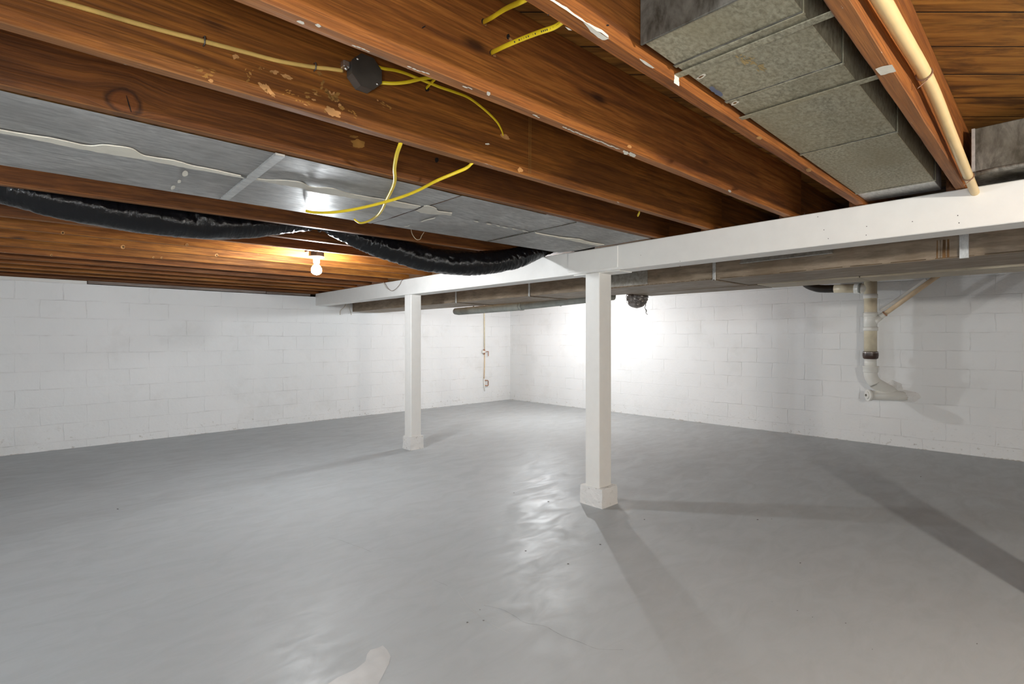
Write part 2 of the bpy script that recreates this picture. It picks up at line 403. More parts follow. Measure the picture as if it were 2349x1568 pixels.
# ---------------------------------------------------------------- beam and posts
def XB(Y): return 3.122 + .0200*Y
def bz(Y): return 1.783 - .0008*Y
b = MB()
YA, YB = Y0+.02, YL-.002
def beamseg(ya, yb, x_in, x_w, z0, z1, m='white', bev=.004):
    b.hull([(XB(ya)+x_in, ya, z0), (XB(ya)+x_w, ya, z0), (XB(yb)+x_w, yb, z0), (XB(yb)+x_in, yb, z0),
            (XB(ya)+x_in, ya, z1), (XB(ya)+x_w, ya, z1), (XB(yb)+x_w, yb, z1), (XB(yb)+x_in, yb, z1)], m, bev)
beamseg(YA, YB, 0, .180, bz(3), ZB-.004)
beam = b.build('support_beam', label='long white painted wooden beam crossing the room on square posts', cat='beam')
b = MB(); beamseg(2.22, 2.70, -.007, .004, 1.800, 1.958, bev=.002); b.build('splice_plate', beam)
b = MB(); beamseg(2.215, 2.66, .012, .175, bz(3)-.008, bz(3)+.0, bev=.002); b.build('splice_board', beam)
b = MB()
for x, y in ((1876, 497), (1900, 547), (1988, 519), (1987, 539), (2093, 508), (2197, 494), (2200, 511), (1890, 527), (1560, 599), (1845, 490), (1470, 585), (1385, 575), (1365, 590), (1560, 640-30)):
    p = atX(x, y, XB(1)); Yp = atX(x, y, 3.14).y; p = atX(x, y, XB(Yp)-.001)
    b.poly([p + Vector((0, math.cos(k)*.0022, math.sin(k)*.0026)) for k in (0, 1.2, 2.4, 3.7, 5)], 'ink')
b.build('nail_holes', beam)

def post(yc, xf, w, d, label, foot_w, fz=.143):
    t = thing('support_post', (xf+d/2, yc, 0), label, 'post', 'square white posts under the beam')
    b = MB(); b.box(xf, xf+d, yc-w/2, yc+w/2, fz-.004, bz(3)-.002, 'white', .004); b.build('shaft', t)
    b = MB(); n = 7
    fx, fy = foot_w
    # rough concrete footing: subdivided box with chipped faces
    bm2 = bmesh.new(); bmesh.ops.create_cube(bm2, size=1)
    bmesh.ops.subdivide_edges(bm2, edges=bm2.edges, cuts=n, use_grid_fill=True)
    for v in bm2.verts:
        k = v.co*1; v.co = Vector((k.x*fx*(1+(-k.z)*.035), k.y*fy*(1+(-k.z)*.035), (k.z+.5)*fz))
        w_ = v.co + Vector((xf, yc, 0)); nn = noise.noise_vector(w_*22)*.0042 + noise.noise_vector(w_*60)*.0018
        if v.co.z > .002: v.co += nn
    i = b.mi('pier'); me = bpy.data.meshes.new('tmp'); bm2.to_mesh(me); bm2.free()
    b.bm.from_mesh(me); bpy.data.meshes.remove(me)
    bmesh.ops.translate(b.bm, verts=b.bm.verts, vec=(xf+d/2+.005, yc, 0))
    for f in b.bm.faces: f.material_index = i
    b.build('footing', t)
post(2.457, 3.168, .134, .152, 'nearest white square wooden post with chipped footing, right of centre', (.196, .212))
post(5.157, 3.222, .139, .135, 'far white square wooden post on a small block, left of centre', (.176, .165), .150)
post(-.33, 3.118, .134, .150, 'white square post just outside the right edge, casting a long floor shadow', (.19, .2))

# ---------------------------------------------------------------- joists
def joist(pa, pb, label, mat='joist', w=.040, h=ZS-ZB, zb=ZB, x_a=X0+.005, x_b=3.30, group='joists over the near half of the room', decals=None, y_from_far=True):
    """pa, pb = (X, Y of far bottom edge) measured at two places; long board from x_a to x_b"""
    k = (pb[1]-pa[1])/(pb[0]-pa[0]); yf = lambda X: pa[1] + (X-pa[0])*k
    b = MB(); N = 90; i = b.mi(mat)
    rings = []
    for s_ in range(N+1):
        X = x_a + (x_b-x_a)*s_/N; y = yf(X)
        n1 = noise.noise(Vector((X*5, y*9, 1)))*.0022; n2 = noise.noise(Vector((X*6, y*9, 7)))*.0022
        n3 = noise.noise(Vector((X*11, y*7, 3)))*.0014
        c = .0035
        rings.append([b.bm.verts.new(q) for q in ((X, y-w+n1+c, zb+n3*.4), (X, y+n2-c, zb), (X, y+n2, zb+c), (X, y, zb+h-.002), (X, y-w, zb+h-.002), (X, y-w+n1, zb+c+abs(n3)))])
    for A, B in zip(rings, rings[1:]):
        for q in range(6):
            f = b.bm.faces.new((A[q], A[(q+1) % 6], B[(q+1) % 6], B[q])); f.material_index = i
    b.bm.faces.new(rings[0]); b.bm.faces.new(rings[-1][::-1])
    for f in b.bm.faces: f.smooth = False
    if decals: decals(b, lambda X: yf(X)-w, yf)
    return b.build('floor_joist', label=label, cat='joist', group=group, recalc=True)
def on_side(yn, off=.0015):
    """pixel -> point on the near face of a joist"""
    def fn(x, y):
        Y = yn(1.5)
        for _ in range(6): Y = yn(atY(x, y, Y).x)
        return atY(x, y, Y-off)
    return fn
def on_bottom(x, y): return atZ(x, y, ZB-.0015)
def ragged(pts, amp, sub=3):
    out = []
    for i in range(len(pts)):
        a, c = pts[i], pts[(i+1) % len(pts)]
        for k in range(sub):
            u = k/sub; out.append((a[0]+(c[0]-a[0])*u+random.uniform(-amp, amp), a[1]+(c[1]-a[1])*u+random.uniform(-amp, amp)))
    return out
def blob(x, y, rx, ry, n=9, j=.35, rot=0):
    o = []; sd_ = random.uniform(0, 99)
    if j > .2: n = max(n*2, 22)
    for k in range(n):
        a = k*2*PI/n; q_ = Vector((math.cos(a), math.sin(a), sd_))
        r = max(.25, 1 + j*1.3*noise.noise(q_*1.1) + j*.7*noise.noise(q_*3.1)) if j > .2 else 1+random.uniform(-j, j); u, v = math.cos(a)*rx*r, math.sin(a)*ry*r
        o.append((x+u*math.cos(rot)-v*math.sin(rot), y+u*math.sin(rot)+v*math.cos(rot)))
    return o

def dec_M(b, yn, yf):
    sd = on_side(yn)
    for pts in (((1252, -6), (1268, -2), (1290, 12), (1318, 30), (1345, 50), (1366, 62), (1386, 72), (1394, 80), (1397, 86), (1370, 70), (1338, 49), (1300, 25)),):
        b.poly([sd(x, y) for x, y in ragged(pts, 1.3, 3)], 'caulk')
    b.poly([on_bottom(x, y) for x, y in ragged(((1338, 50), (1370, 71), (1397, 88.5), (1386, 93), (1372, 86), (1355, 72)), 1.0, 3)], 'caulk')
    b.poly([on_bottom(x, y) for x, y in ragged(((1466, 133), (1480, 140), (1502, 156), (1498, 157), (1480, 148), (1468, 138)), .8, 2)], 'caulk')
    b.poly([on_bottom(x, y) for x, y in ((1296, 61), (1306, 65), (1312, 70), (1304, 69))], 'caulk')
    for x, y, r in ((1258, 34, 1.5), (1394, 58, 2), (1742, 316, 4), (1855, 390, 4)):
        b.poly([sd(*q) for q in blob(x, y, r*1.6, r)], 'hole' if r < 3 else 'rust')
joist((.741, .751), (3.187, .727), 'reddish joist smeared with white caulk, just left of the overhead galvanised duct', 'joist_red', decals=dec_M)
def dec_L(b, yn, yf):
    b.poly([atZ(x, y, ZB-.0016) for x, y in ragged(((2008, 158), (2025, 152), (2047, 148), (2056, 163), (2040, 168), (2020, 173)), .8, 2)], 'caulk')
joist((1.183, .331), (3.160, .331), 'reddish joist carrying the long cream pipe along its side', 'joist_red', decals=dec_L)
def dec_N(b, yn, yf):
    sd = on_side(yn)
    for x, y, rx, ry in ((1108, 45, 3.6, 6.5), (1128, 116, 5, 6.5), (1166, 80, 3.6, 6.5)):
        b.poly([sd(*q) for q in blob(x, y+4, rx, ry, 14, .05)], 'hole')
        b.poly([sd(*q) for q in blob(x+5, y+10, 6, 3, 8, .4, .7)], 'bare')
    for x, y, rx, ry in ((690, 51, 9, 3.5), (730, 58, 7, 3), (1121, 215, 5, 4), (1435, 350-0, 7, 4), (1452, 355, 9, 4), (1674, 438, 4, 2.2)):
        b.poly([on_bottom(*q) for q in blob(x, y, rx, ry, 9, .4, .4)], 'caulk')
    for (x0, y0, x1, y1) in ((808, 104, 848, 118), (935, 152, 985, 171), (1060, 196, 1085, 206), (1292, 292, 1420, 342), (1225, 264, 1236, 269)):
        n = max(2, int((x1-x0)/9))
        for k in range(n):
            u = (k+.5)/n; b.poly([on_bottom(*q) for q in blob(x0+(x1-x0)*u, y0+(y1-y0)*u+random.uniform(-1, 1), 6, 1.3, 8, .5, .38)], 'caulk')
    b.poly([sd(*q) for q in blob(972, 62, 5, 1.6, 8, .3, -.6)], 'hole')
    b.poly([sd(*q) for q in blob(1444, 336, 6, 3.5, 8, .2, .4)], 'bare')
joist((.307, 1.157), (3.191, 1.078), 'joist with two yellow cables coming out of holes in its side', 'joist_red', decals=dec_N)
def dec_P(b, yn, yf):
    sd = on_side(yn)
    for x, y, rx, ry, r in ((613, 205, 22, 7, .75), (765, 258, 22, 9, .5), (470, 165, 26, 8, .3), (628, 165, 10, 4, .2), (657, 176, 14, 4, .4), (596, 155, 6, 3.5, 0), (541, 130, 7, 5, 0), (570, 170, 9, 8, .6), (748, 205, 26, 14, .6), (720, 218, 22, 7, .2), (770, 225, 20, 12, .8), (885, 240, 17, 4.5, .5), (665, 213, 14, 5, .1), (810, 262, 12, 4, .6), (700, 235, 14, 4, .4)):
        big = x in (613, 765, 628, 657, 541)
        if big: b.poly([sd(*q) for q in blob(x, y, rx, ry, 17, .55, r)], 'bare')
        for _ in range(3 if big else 9):
            ox, oy = random.gauss(0, rx*.7), random.gauss(0, ry*.7)
            qx, qy = x+ox*math.cos(r)-oy*math.sin(r), y+ox*math.sin(r)+oy*math.cos(r)
            if qy > 262+(qx-760)*.27: continue
            b.poly([sd(*q, ) for q in blob(qx, qy, rx*random.uniform(.1, .35), ry*random.uniform(.12, .4), 11, .6, r)], 'pale' if random.random() < .8 else 'bare')
    b.poly([sd(*q) for q in blob(1158, 313, 12, 5, 10, .25, .45)], 'bare')
    b.poly([sd(*q) for q in blob(980, 205, 5, 5, 12, .1)], 'hole')
    b.poly([sd(*q) for q in blob(1118, 330, 5, 2, 8, .4)], 'caulk')
    b.poly([sd(*q) for q in blob(1192, 390, 6, 6, 8, .4)], 'bare')
    for x in (1213, 1217):
        b.poly([sd(x, 268), sd(x+1.6, 268), sd(x+1.2, 398), sd(x-.4, 398)], 'pale')
joist((-.037, 1.622), (3.063, 1.553), 'joist with the black octagonal junction box and tan cable on its side', decals=dec_P)
def dec_Q(b, yn, yf):
    sd = on_side(yn)
    b.poly([sd(*q) + Vector((0, -.0012, 0)) for q in ((289, 219), (290.4, 219), (296.5, 238), (302.5, 258), (300.5, 257), (294, 240))], 'crackm')
    b.poly([sd(*q) for q in blob(820, 330, 17, 10, 15, .4, .3)], 'pale')
    b.poly([sd(*q) for q in blob(812, 313, 9, 3, 9, .4, .1)], 'pale')
    b.poly([sd(*q) for q in blob(1002, 367, 4.5, 6, 12, .1)], 'hole')
joist((-.046, 2.012), (3.189, 1.927), 'dark joist with a big split knot, along the near edge of the wide sheet metal', 'joist_knot', decals=dec_Q)
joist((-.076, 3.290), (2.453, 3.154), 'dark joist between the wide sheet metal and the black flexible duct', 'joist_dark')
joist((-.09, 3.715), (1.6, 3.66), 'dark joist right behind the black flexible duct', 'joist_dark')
G2 = 'joists between the black duct and the left wall'
def holes(pts, yn_pts):
    def fn(b, yn, yf):
        sd = on_side(yn)
        for x, y, r in pts:
            b.poly([sd(*q) for q in blob(x, y, r, r*.9, 12, .08)], 'bare')
            b.poly([sd(*q) for q in blob(x+.6, y+.4, r*.66, r*.6, 12, .08)], 'hole')
    return fn
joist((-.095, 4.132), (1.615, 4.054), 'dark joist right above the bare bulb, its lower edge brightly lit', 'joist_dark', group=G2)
joist((-.105, 4.559), (.802, 4.515), 'orange joist right behind the bare bulb, with two cable clips', 'joist_orange', group=G2, decals=holes(((144, 533.5, 4.5), (429, 561, 3.5), (630, 563, 3.5)), None))
joist((-.115, 4.975), (.888, 4.930), 'second orange joist behind the bulb, with a drilled hole left of middle', 'joist_orange', group=G2, decals=holes(((282, 566, 5), (593, 580, 3), (497, 585, 4)), None))
joist((-.125, 5.435), (.973, 5.390), 'third orange joist behind the bulb', 'joist_orange', group=G2, decals=holes(((352, 590, 2.5), (371, 591, 2.5), (561, 592, 3), (118, 585-0, 3)), None))
LB = ('fourth joist behind the bulb, darker reddish brown', 'fifth joist behind the bulb, fifth before the left wall', 'fourth joist out from the left block wall',
      'third joist out from the left block wall', 'second joist out from the left block wall')
for k, (Y, lab) in enumerate(zip((5.85, 6.25, 6.66, 7.05, 7.46), LB)):
    joist((-.13, Y), (3, Y-.06), lab, ('joist_red', 'joist_dark', 'joist_red', 'joist_orange', 'joist_orange')[k], group=G2, zb=ZB-(.004 if k % 2 else 0))
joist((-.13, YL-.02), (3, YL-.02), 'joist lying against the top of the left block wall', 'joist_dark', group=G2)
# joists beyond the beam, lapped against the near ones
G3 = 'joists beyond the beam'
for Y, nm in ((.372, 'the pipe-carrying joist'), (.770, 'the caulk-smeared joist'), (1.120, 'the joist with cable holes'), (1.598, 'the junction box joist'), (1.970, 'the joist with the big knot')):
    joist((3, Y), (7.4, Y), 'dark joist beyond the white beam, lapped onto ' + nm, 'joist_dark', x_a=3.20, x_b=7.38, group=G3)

# ---------------------------------------------------------------- sheet metal nailed under the joists (wide strip)
def yq(X): return 2.0105 - (X+.046)*.02627 + .0005
def yfar(X): return 2.874 - (X+.066)*.0380
ZP = ZB - .0035
seamX = lambda a, c: (atZ(*a, ZP), atZ(*c, ZP))
S1 = seamX((634, 350), (508, 452)); S2 = seamX((1062, 448), (868, 508)); S3 = seamX((1322, 508), (1118, 552))
def xs(S, Y):
    if isinstance(S, (int, float)): return S
    a, c = S; return a.x + (c.x-a.x)*(Y-a.y)/(c.y-a.y)
caulk_line = {  # upper and lower outline of the white sealant, in photo pixels
    0: (((-260, 247), (0, 299), (60, 309), (130, 320), (200, 335), (235, 333), (275, 337), (305, 343), (332, 358), (400, 369), (440, 380), (500, 392), (553, 404)),
        ((-260, 253), (0, 306), (60, 316), (130, 331), (200, 345), (235, 351), (275, 358), (305, 363), (332, 367), (400, 380), (440, 387), (500, 398), (560, 409))),
    1: (((566, 406), (610, 413), (650, 414), (690, 419), (715, 430), (760, 432), (800, 444), (860, 455), (912, 463), (965, 474)),
        ((572, 410), (610, 418), (650, 425), (690, 432), (715, 440), (760, 447), (800, 453), (850, 462), (900, 473), (948, 480))),
    2: (((972, 473), (985, 473), (1001, 479), (1003, 484), (1020, 487), (1037, 489)),
        ((952, 483), (965, 488), (985, 491), (1003, 492), (1020, 493), (1036, 495))),
    3: (((1228, 534), (1260, 540), (1290, 545), (1330, 549), (1350, 555), (1386, 561)), ((1228, 535.5), (1260, 542), (1290, 548), (1330, 556), (1350, 560), (1375, 564)))}
PL = ('long sheet metal panel at the left end, crossed by a clean white sealant line', 'sheet metal panel lit brightest by the bulb, left of the ragged dark gap',
      'sheet metal panel right of the ragged dark gap, a sealant smear ending on it', 'sheet metal panel touching the white beam')
bounds = [X0+.01, S1, S2, S3, 3.122]
for k in range(4):
    A, B = bounds[k], bounds[k+1]
    t = thing('sheet_metal_panel', (1, 2.4, ZP), PL[k], 'panel', 'sheet metal under the joists')
    b = MB(); NX, NY = (60 if k == 0 else 30), 14; g = []
    for i in range(NX+1):
        row = []
        for j in range(NY+1):
            v = j/NY
            Y = yq(1)*(1-v) + yfar(1)*v
            xa, xb = xs(A, Y), xs(B, Y)
            gap = .011 if k in (1, ) else .0015
            if not isinstance(B, float): xb -= gap
            rag = (noise.noise(Vector((Y*30, k, 0)))*.006 if k in (1, 2) else 0)
            X = xa + (xb-xa)*i/NX + (rag if (i == NX and k == 1) or (i == 0 and k == 2) else 0)
            Y2 = yq(X)*(1-v) + yfar(X)*v
            mid = math.sin(v*2*PI)**2
            z = ZP - .004*mid*(.6+noise.noise(Vector((X*1.4, Y2*2, k*5)))) - .001*noise.noise(Vector((X*6, Y2*6, k)))
            if k == 1: z -= .002*math.exp(-((i/NX-1)/.12)**2)
            row.append(b.bm.verts.new((X, Y2, min(z, ZP+.001))))
        g.append(row)
    fs = [b.bm.faces.new((g[i][j], g[i+1][j], g[i+1][j+1], g[i][j+1])) for i in range(NX) for j in range(NY)]
    r = bmesh.ops.solidify(b.bm, geom=fs, thickness=.0012)
    i = b.mi('galv')
    b.bm.normal_update()
    for f in b.bm.faces: f.material_index = i; f.smooth = abs(f.normal.z) > .8
    for e in b.bm.edges: e.smooth = all(f.smooth for f in e.link_faces)
    if k == 0:
        for x, y, rx, ry in ((425, 398, 7, 7), (411, 416, 4.5, 4), (397, 430, 6, 4)):
            b.poly([atZ(*q, ZP-.0075) for q in blob(x, y, rx, ry, 12, .12, -.6)], 'caulk')
    if k == 2:
        for x_, y_, l_ in ((1092, 508, 6), (1122, 514, 8), (1143, 518, 5), (1158, 521.5, 8), (1180, 525.5, 6), (1203, 530, 7)):
            b.poly([atZ(*q, ZP-.0075) for q in blob(x_, y_, l_, 1.4, 10, .4, .2)], 'caulk')
        b.poly([atZ(*q, ZP-.0075) for q in ((964, 508), (975, 504), (999, 498), (998, 501), (980, 505), (968, 509))], 'caulk')
        b.poly([atZ(*q, ZP-.0075) for q in ((927, 519.5), (940, 516), (938, 518.5), (928, 521))], 'caulk')
    b.build('sheet', t)
    # sealant strip: raised bead following the measured outline
    b = MB(); up, lo = caulk_line[k]; n = len(up)*4
    U = spline([tuple(map(float, p)) for p in up], 4); L = spline([tuple(map(float, p)) for p in lo], 4); m_ = min(len(U), len(L))
    rows = []
    for q in range(m_):
        jit = random.uniform(-.7, .7)
        pu = atZ(U[q][0], U[q][1]+jit*.4, ZP-.0085); pl = atZ(L[q][0], L[q][1]+jit, ZP-.0085)
        rows.append((b.bm.verts.new(pu+Vector((0, 0, .004))), b.bm.verts.new(pu), b.bm.verts.new(pl), b.bm.verts.new(pl+Vector((0, 0, .004)))))
    for R0, R1 in zip(rows, rows[1:]):
        for e in range(3): b.bm.faces.new((R0[e], R0[e+1], R1[e+1], R1[e]))
    b._tagnew(b.bm.faces, 'caulk' if k in (0, 3) else 'caulk_grey')
    b.build('sealant', t)
    if k == 1:
        b = MB(); a, c = atZ(636, 350, ZP), atZ(510, 452, ZP); d = Vector((.034, 0, 0)); dz = Vector((0, 0, -.010))
        b.hull([a-d*.2+dz, a+d*.85+dz, c+d*.85+dz, c-d*.2+dz, a-d*.2, a+d*.85, c+d*.85, c-d*.2], 'galv_bright', .0015)
        b.build('cleat', t)
    if k == 3:
        b = MB(); a, c = atZ(1322, 508, ZP), atZ(1118, 552, ZP); d = Vector((.02, 0, 0)); dz = Vector((0, 0, -.007))
        b.hull([a-d*.1+dz, a+d*.12+dz, c+d*.12+dz, c-d*.1+dz, a-d*.1, a+d*.12, c+d*.12, c-d*.1], 'galv_dark', .0005)
        b.build('cleat', t)

# ---------------------------------------------------------------- overhead rectangular duct in the bay beside the pipe joist
t = thing('rectangular_duct', (2.1, .54, 1.99), 'dirty galvanised rectangular duct overhead between two reddish joists', 'duct')
ya, yb, zd, zt = .384, .688, 1.990, 2.235
cuts = (1.085, 1.236, 1.535, 2.185, 2.975, 3.20)
mats = ('galv_dirty', 'galv_dirty', 'galv_dirty', 'galv_dirty', 'galv_bright')
for k in range(5):
    b = MB(); b.box(cuts[k], cuts[k+1]-.003, ya+.001*k, yb-.001*(k % 2), zd-.0015*(k % 2), zt, mats[k], .002)
    if k == 1:
        for n_ in range(34):
            u_ = random.random(); x_, y_ = 1695+55*u_+random.gauss(0, 6), 130+26*u_+random.gauss(0, 6)
            b.poly([atZ(*q, zd-.0025-n_*.00003) for q in blob(x_, y_, random.uniform(2, 8), random.uniform(.8, 2), 12, .45, random.choice((.6, -.3, .5)))], 'stain')
        for bx in ((1635, 205, 9, 5, .7), (1646, 212, 8, 5, .3), (1652, 216, 6, 5, 0)):
            b.poly([atZ(*q, zd-.0025-bx[0]*.000004) for q in blob(*bx[:4], 12, .2, bx[4])], 'blueink')
        for bx in ((1608, 176, 13, 4, -.5), (1686, 236, 9, 4, -.4)):
            b.poly([atZ(*q, zd-.0026) for q in blob(*bx[:4], 12, .3, bx[4])], 'caulk')
            b.poly([atZ(*q, zd-.0032) for q in blob(bx[0], bx[1], bx[2]*.5, bx[3]*.5, 9, .3, bx[4])], 'rust')
    b.build('duct_section', t)
b = MB(); b.box(1.078, 1.0845, ya-.002, yb+.004, zd-.006, zt, 'galv_dark', .001); b.build('end_cap', t)
for x in cuts[1:5]:
    b = MB(); b.box(x-.004, x+.006, ya-.002, yb+.001, zd-.0045, zd-.0015, 'galv_dirty', .001); b.box(x-.008, x-.004, ya-.001, yb+.001, zd-.0030, zd-.0015, 'galv_dark')
    b.box(x-.006, x+.006, ya-.004, ya-.0005, zd-.0045, zt, 'galv_dirty', .001)
    b.build('drive_cleat', t)
for x, wide in ((1.275, 0), (1.672, 1)):
    s_ = thing('strap', (x, .5, zd), '', '') if False else None
    b = MB(); yM = .709; yLn = .331
    b.box(x-.013, x+.013, yLn+.001, yM-.002, zd-.0085, zd-.0060, 'galv_dirty', .0008)
    b.box(x-.013, x+.013, yM-.0045, yM-.002, zd-.030 if not wide else zd-.022, zd-.0060, 'caulk', .0008)
    b.build('hanger_strap', t)

# nail and splinter on the caulk-smeared joist are too small to part out; cobweb threads under the duct
# ---------------------------------------------------------------- tarnished duct at the right edge above the beam
t = thing('stack_boot', (3.0, -.05, 1.98), 'blackened galvanised duct end above the beam at the right edge', 'duct')
b = MB(); b.box(2.99, 3.28, -.42, .262, 1.995, 2.185, 'galv_dark', .003); b.build('duct_body', t)
b = MB()
b.tube([(2.985, .245-.66*k/10, 1.988+.004*math.sin(k)) for k in range(11)], .011, 'galv_dark', 8)
b.box(2.985, 2.993, .250, .262, 2.0, 2.185, 'galv_bright', .001)
b.build('folded_flange', t)

# ---------------------------------------------------------------- cream pipe on the joist side
t = thing('cream_pipe', (2, .265, 2.0), 'long cream plastic pipe running along the side of a reddish joist', 'pipe')
pp = [(X0+.01, .268, 2.030), (1.0, .266, 2.022), (1.9, .266, 2.012), (2.6, .266, 1.985), (3.25, .266, 1.990)]
pc = [atY(2022-0, 0, .262), atY(2129, 185, .262), atY(2182, 310, .262), atY(2232, 430, .262)]
d0 = (pc[0]-pc[1]).normalized()
pp = [tuple(pc[0]+d0*4.4), tuple(pc[0]+d0*2)] + [tuple(p) for p in pc] + [tuple(pc[-1] + (pc[-1]-pc[-2]).normalized()*.1)]
b = MB(); b.tube(spline(pp, 8), .0165, 'pipe_cream', 24); b.build('pipe_run', t)
for px_ in ((2120, 169.5), (2221, 404)):
    c_ = atY(*px_, .262); b = MB()
    b.tube([c_ + Vector((.004*math.sin(a), math.cos(a)*.0185, math.sin(a)*.0185)) for a in [k*2*PI/20 for k in range(21)]], .0022, 'wire', 6, caps=False)
    b.tube([c_+Vector((0, -.008, -.018)), c_+Vector((.002, .008, -.03)), c_+Vector((-.006, .014, -.038))], .0016, 'wire', 6)
    b.build('wire_tie', t)

# ---------------------------------------------------------------- octagonal junction box on the joist
cx, cz, yn_ = .796, 2.127, 1.553
t = thing('junction_box', (cx, yn_, cz), 'black octagonal metal junction box screwed to a joist side', 'junction box')
R = .0535
def octo(r, y, rot=0): return [Vector((cx+r*math.cos(PI/8+k*PI/4+rot), y, cz+r*math.sin(PI/8+k*PI/4+rot))) for k in range(8)]
b = MB(); b.poly(octo(R*1.0, yn_), 'boxside', thick=(0, -.038, 0)); b.build('box_body', t)
b = MB(); b.poly(octo(R*1.03, yn_-.0382), 'boxmetal', thick=(0, -.0035, 0)); cov = b.build('cover', t)
for sx, szz in ((-.034, .028), (.034, -.028)):
    b = MB(); b.lathe((cx+sx, yn_-.0415, cz+szz), ((0, .004), (.0035, .0035), (.0045, 0)), 'screw', 12, (0, -1, 0)); b.build('screw', cov)
b = MB(); b.box(cx-.074, cx-.052, yn_-.03, yn_-.006, cz-.004, cz+.018, 'screw', .003); b.lathe((cx-.066, yn_-.026, cz-.008), ((0, .006), (.006, .005), (.006, -.002), (0, -.002)), 'screw', 12, (0, -1, 0)); b.build('cable_clamp', t)

# ---------------------------------------------------------------- cables
def ribbon(name, pts, w, m, label, cat='cable', up=(0, 0, 1), flat=(1, .45), n=8, group=None, parent=None):
    b = MB(); P = spline([tuple(p) for p in pts], 6)
    b.tube(P, w, m, 10, flat=flat, up=up)
    return b, P
yP = lambda X: 1.582 - (X+.037)*.0223
def sideP(x, y, off=.006):
    Y = 1.57
    for _ in range(5): Y = yP(atY(x, y, Y).x)
    return atY(x, y, Y-off)
# tan cloth cable
b, P = ribbon('c', [atY(-200, -90, 1.575)+Vector((0, 0, 0))] + [sideP(x, y) for x, y in ((130, 1), (215, 25), (300, 50), (380, 72), (465, 94), (560, 119), (640, 140), (720, 154), (750, 157), (786, 162))], .0062, 'tan', '', flat=(1, .8))
t = b.build('cloth_cable', label='old tan cloth-covered cable stapled along the joist to the junction box', cat='cable')
for x, y in ((468, 95), (722, 154)):
    c_ = sideP(x, y); b = MB()
    b.tube([c_+Vector((0, .006, .013)), c_+Vector((0, -.008, .010)), c_+Vector((0, -.009, 0)), c_+Vector((0, -.008, -.008)), c_+Vector((0, .006, -.010))], .002, 'boxside', 6)
    b.build('staple', t)
def cable(pts, label, w=.0052, flat=(1, .5), up=(0, 0, 1), text=None, mat='yellow'):
    b, P = ribbon('y', pts, w, mat, '', flat=flat, up=up)
    if text:
        a, c, n = text
        for k in range(n):
            u = (k+.5)/n; i = a+(c-a)*u; j = int(i); q = Vector(P[j]).lerp(Vector(P[j+1]), i-j)
            if random.random() < .2: continue
            dirv = (Vector(P[j+1])-Vector(P[j])).normalized()
            tocam = (Vector((0, 0, EYE))-q).normalized(); side = dirv.cross(tocam).normalized()
            s0 = q + tocam*w*1.02; hh = w*.28; ww = w*random.choice((.1, .22, .3))
            b.poly([s0-dirv*ww-side*hh, s0+dirv*ww-side*hh, s0+dirv*ww+side*hh, s0-dirv*ww+side*hh], 'ink')
    return b.build('yellow_cable', label=label, cat='cable', group='yellow plastic cables')
yN = lambda X: 1.117 - (X-.307)*.0274
sN = lambda x, y, off=0: atY(x, y, yN(atY(x, y, 1.09).x)-off)
cable([sideP(850, 143, .02), sideP(866, 152, .03), sideP(880, 157, .03), sideP(905, 161, .028), sideP(930, 168, .028), sideP(960, 180, .03), sideP(985, 190, .034), sideP(1010, 200, .04), sideP(1040, 210, .04), sideP(1075, 224, .035), sideP(1110, 250, .03), sideP(1138, 277, .025), sideP(1150, 297, .015), sideP(1155, 313, -.005)],
      'long yellow cable arching from the junction box into a splintered hole further along', .0055)
cable([sideP(862, 190, .02), sideP(880, 190, .03), sideP(905, 191, .045), sideP(935, 188, .06), sideP(965, 181, .07), sideP(985, 178, .075), sideP(999, 177.5, .07)] +
      [sideP(998, 181, .055), sideP(988, 191, .03), sideP(976, 204, -.006)],
      'short yellow cable looping from the junction box back to a hole in the same joist', .0060)
cable([sN(1108, 51, -.02), sN(1112, 49, .02), atY(1130, 39, 1.0), atY(1160, 20, .92), atY(1199, 2, .80), atY(1225, -12, .76)], 'uppermost yellow cable between two joists, at the top edge of the picture', .0066)
cable([sN(1127, 121, -.02), sN(1131, 119, .02), atY(1160, 105, 1.0), atY(1200, 88, .93), atY(1240, 73, .86), atY(1270, 63, .81), atY(1288, 52, .775), atY(1300, 42, .765)], 'yellow cable with black printing between two joists above the caulk smear', .0068, text=(14, 34, 26))
cable([atZ(x, y, z) for x, y, z in ((922, 316, 1.99), (919, 328, 1.968), (910, 355, 1.955), (905, 385, 1.945), (906, 407, 1.938), (904, 422, 1.934), (896, 441, 1.930), (884, 464, 1.927), (878, 478, 1.925), (866, 494, 1.922), (845, 507, 1.922), (826, 511, 1.925), (812, 502, 1.946))],
      'yellow cable hanging almost straight down, then hooking back under the sheet metal', .0074, flat=(.75, 1))
cable([atZ(x, y, z) for x, y, z in ((1090, 364, 1.99), (1082, 374, 1.968), (1070, 385, 1.955), (1040, 398, 1.94), (1000, 415, 1.926), (960, 436, 1.915), (920, 452, 1.908), (880, 464, 1.903), (840, 474, 1.90), (800, 482, 1.90), (760, 487, 1.908), (720, 487, 1.93), (702, 483.5, 1.948))],
      'yellow cable sagging diagonally across the bright sheet metal towards the bulb', .0072)
cable([atY(1467, 484, 1.63), atY(1466, 489, 1.65), atY(1463, 494, 1.67)], 'tiny pale yellow cable stub poking below a joist near the beam', .009)

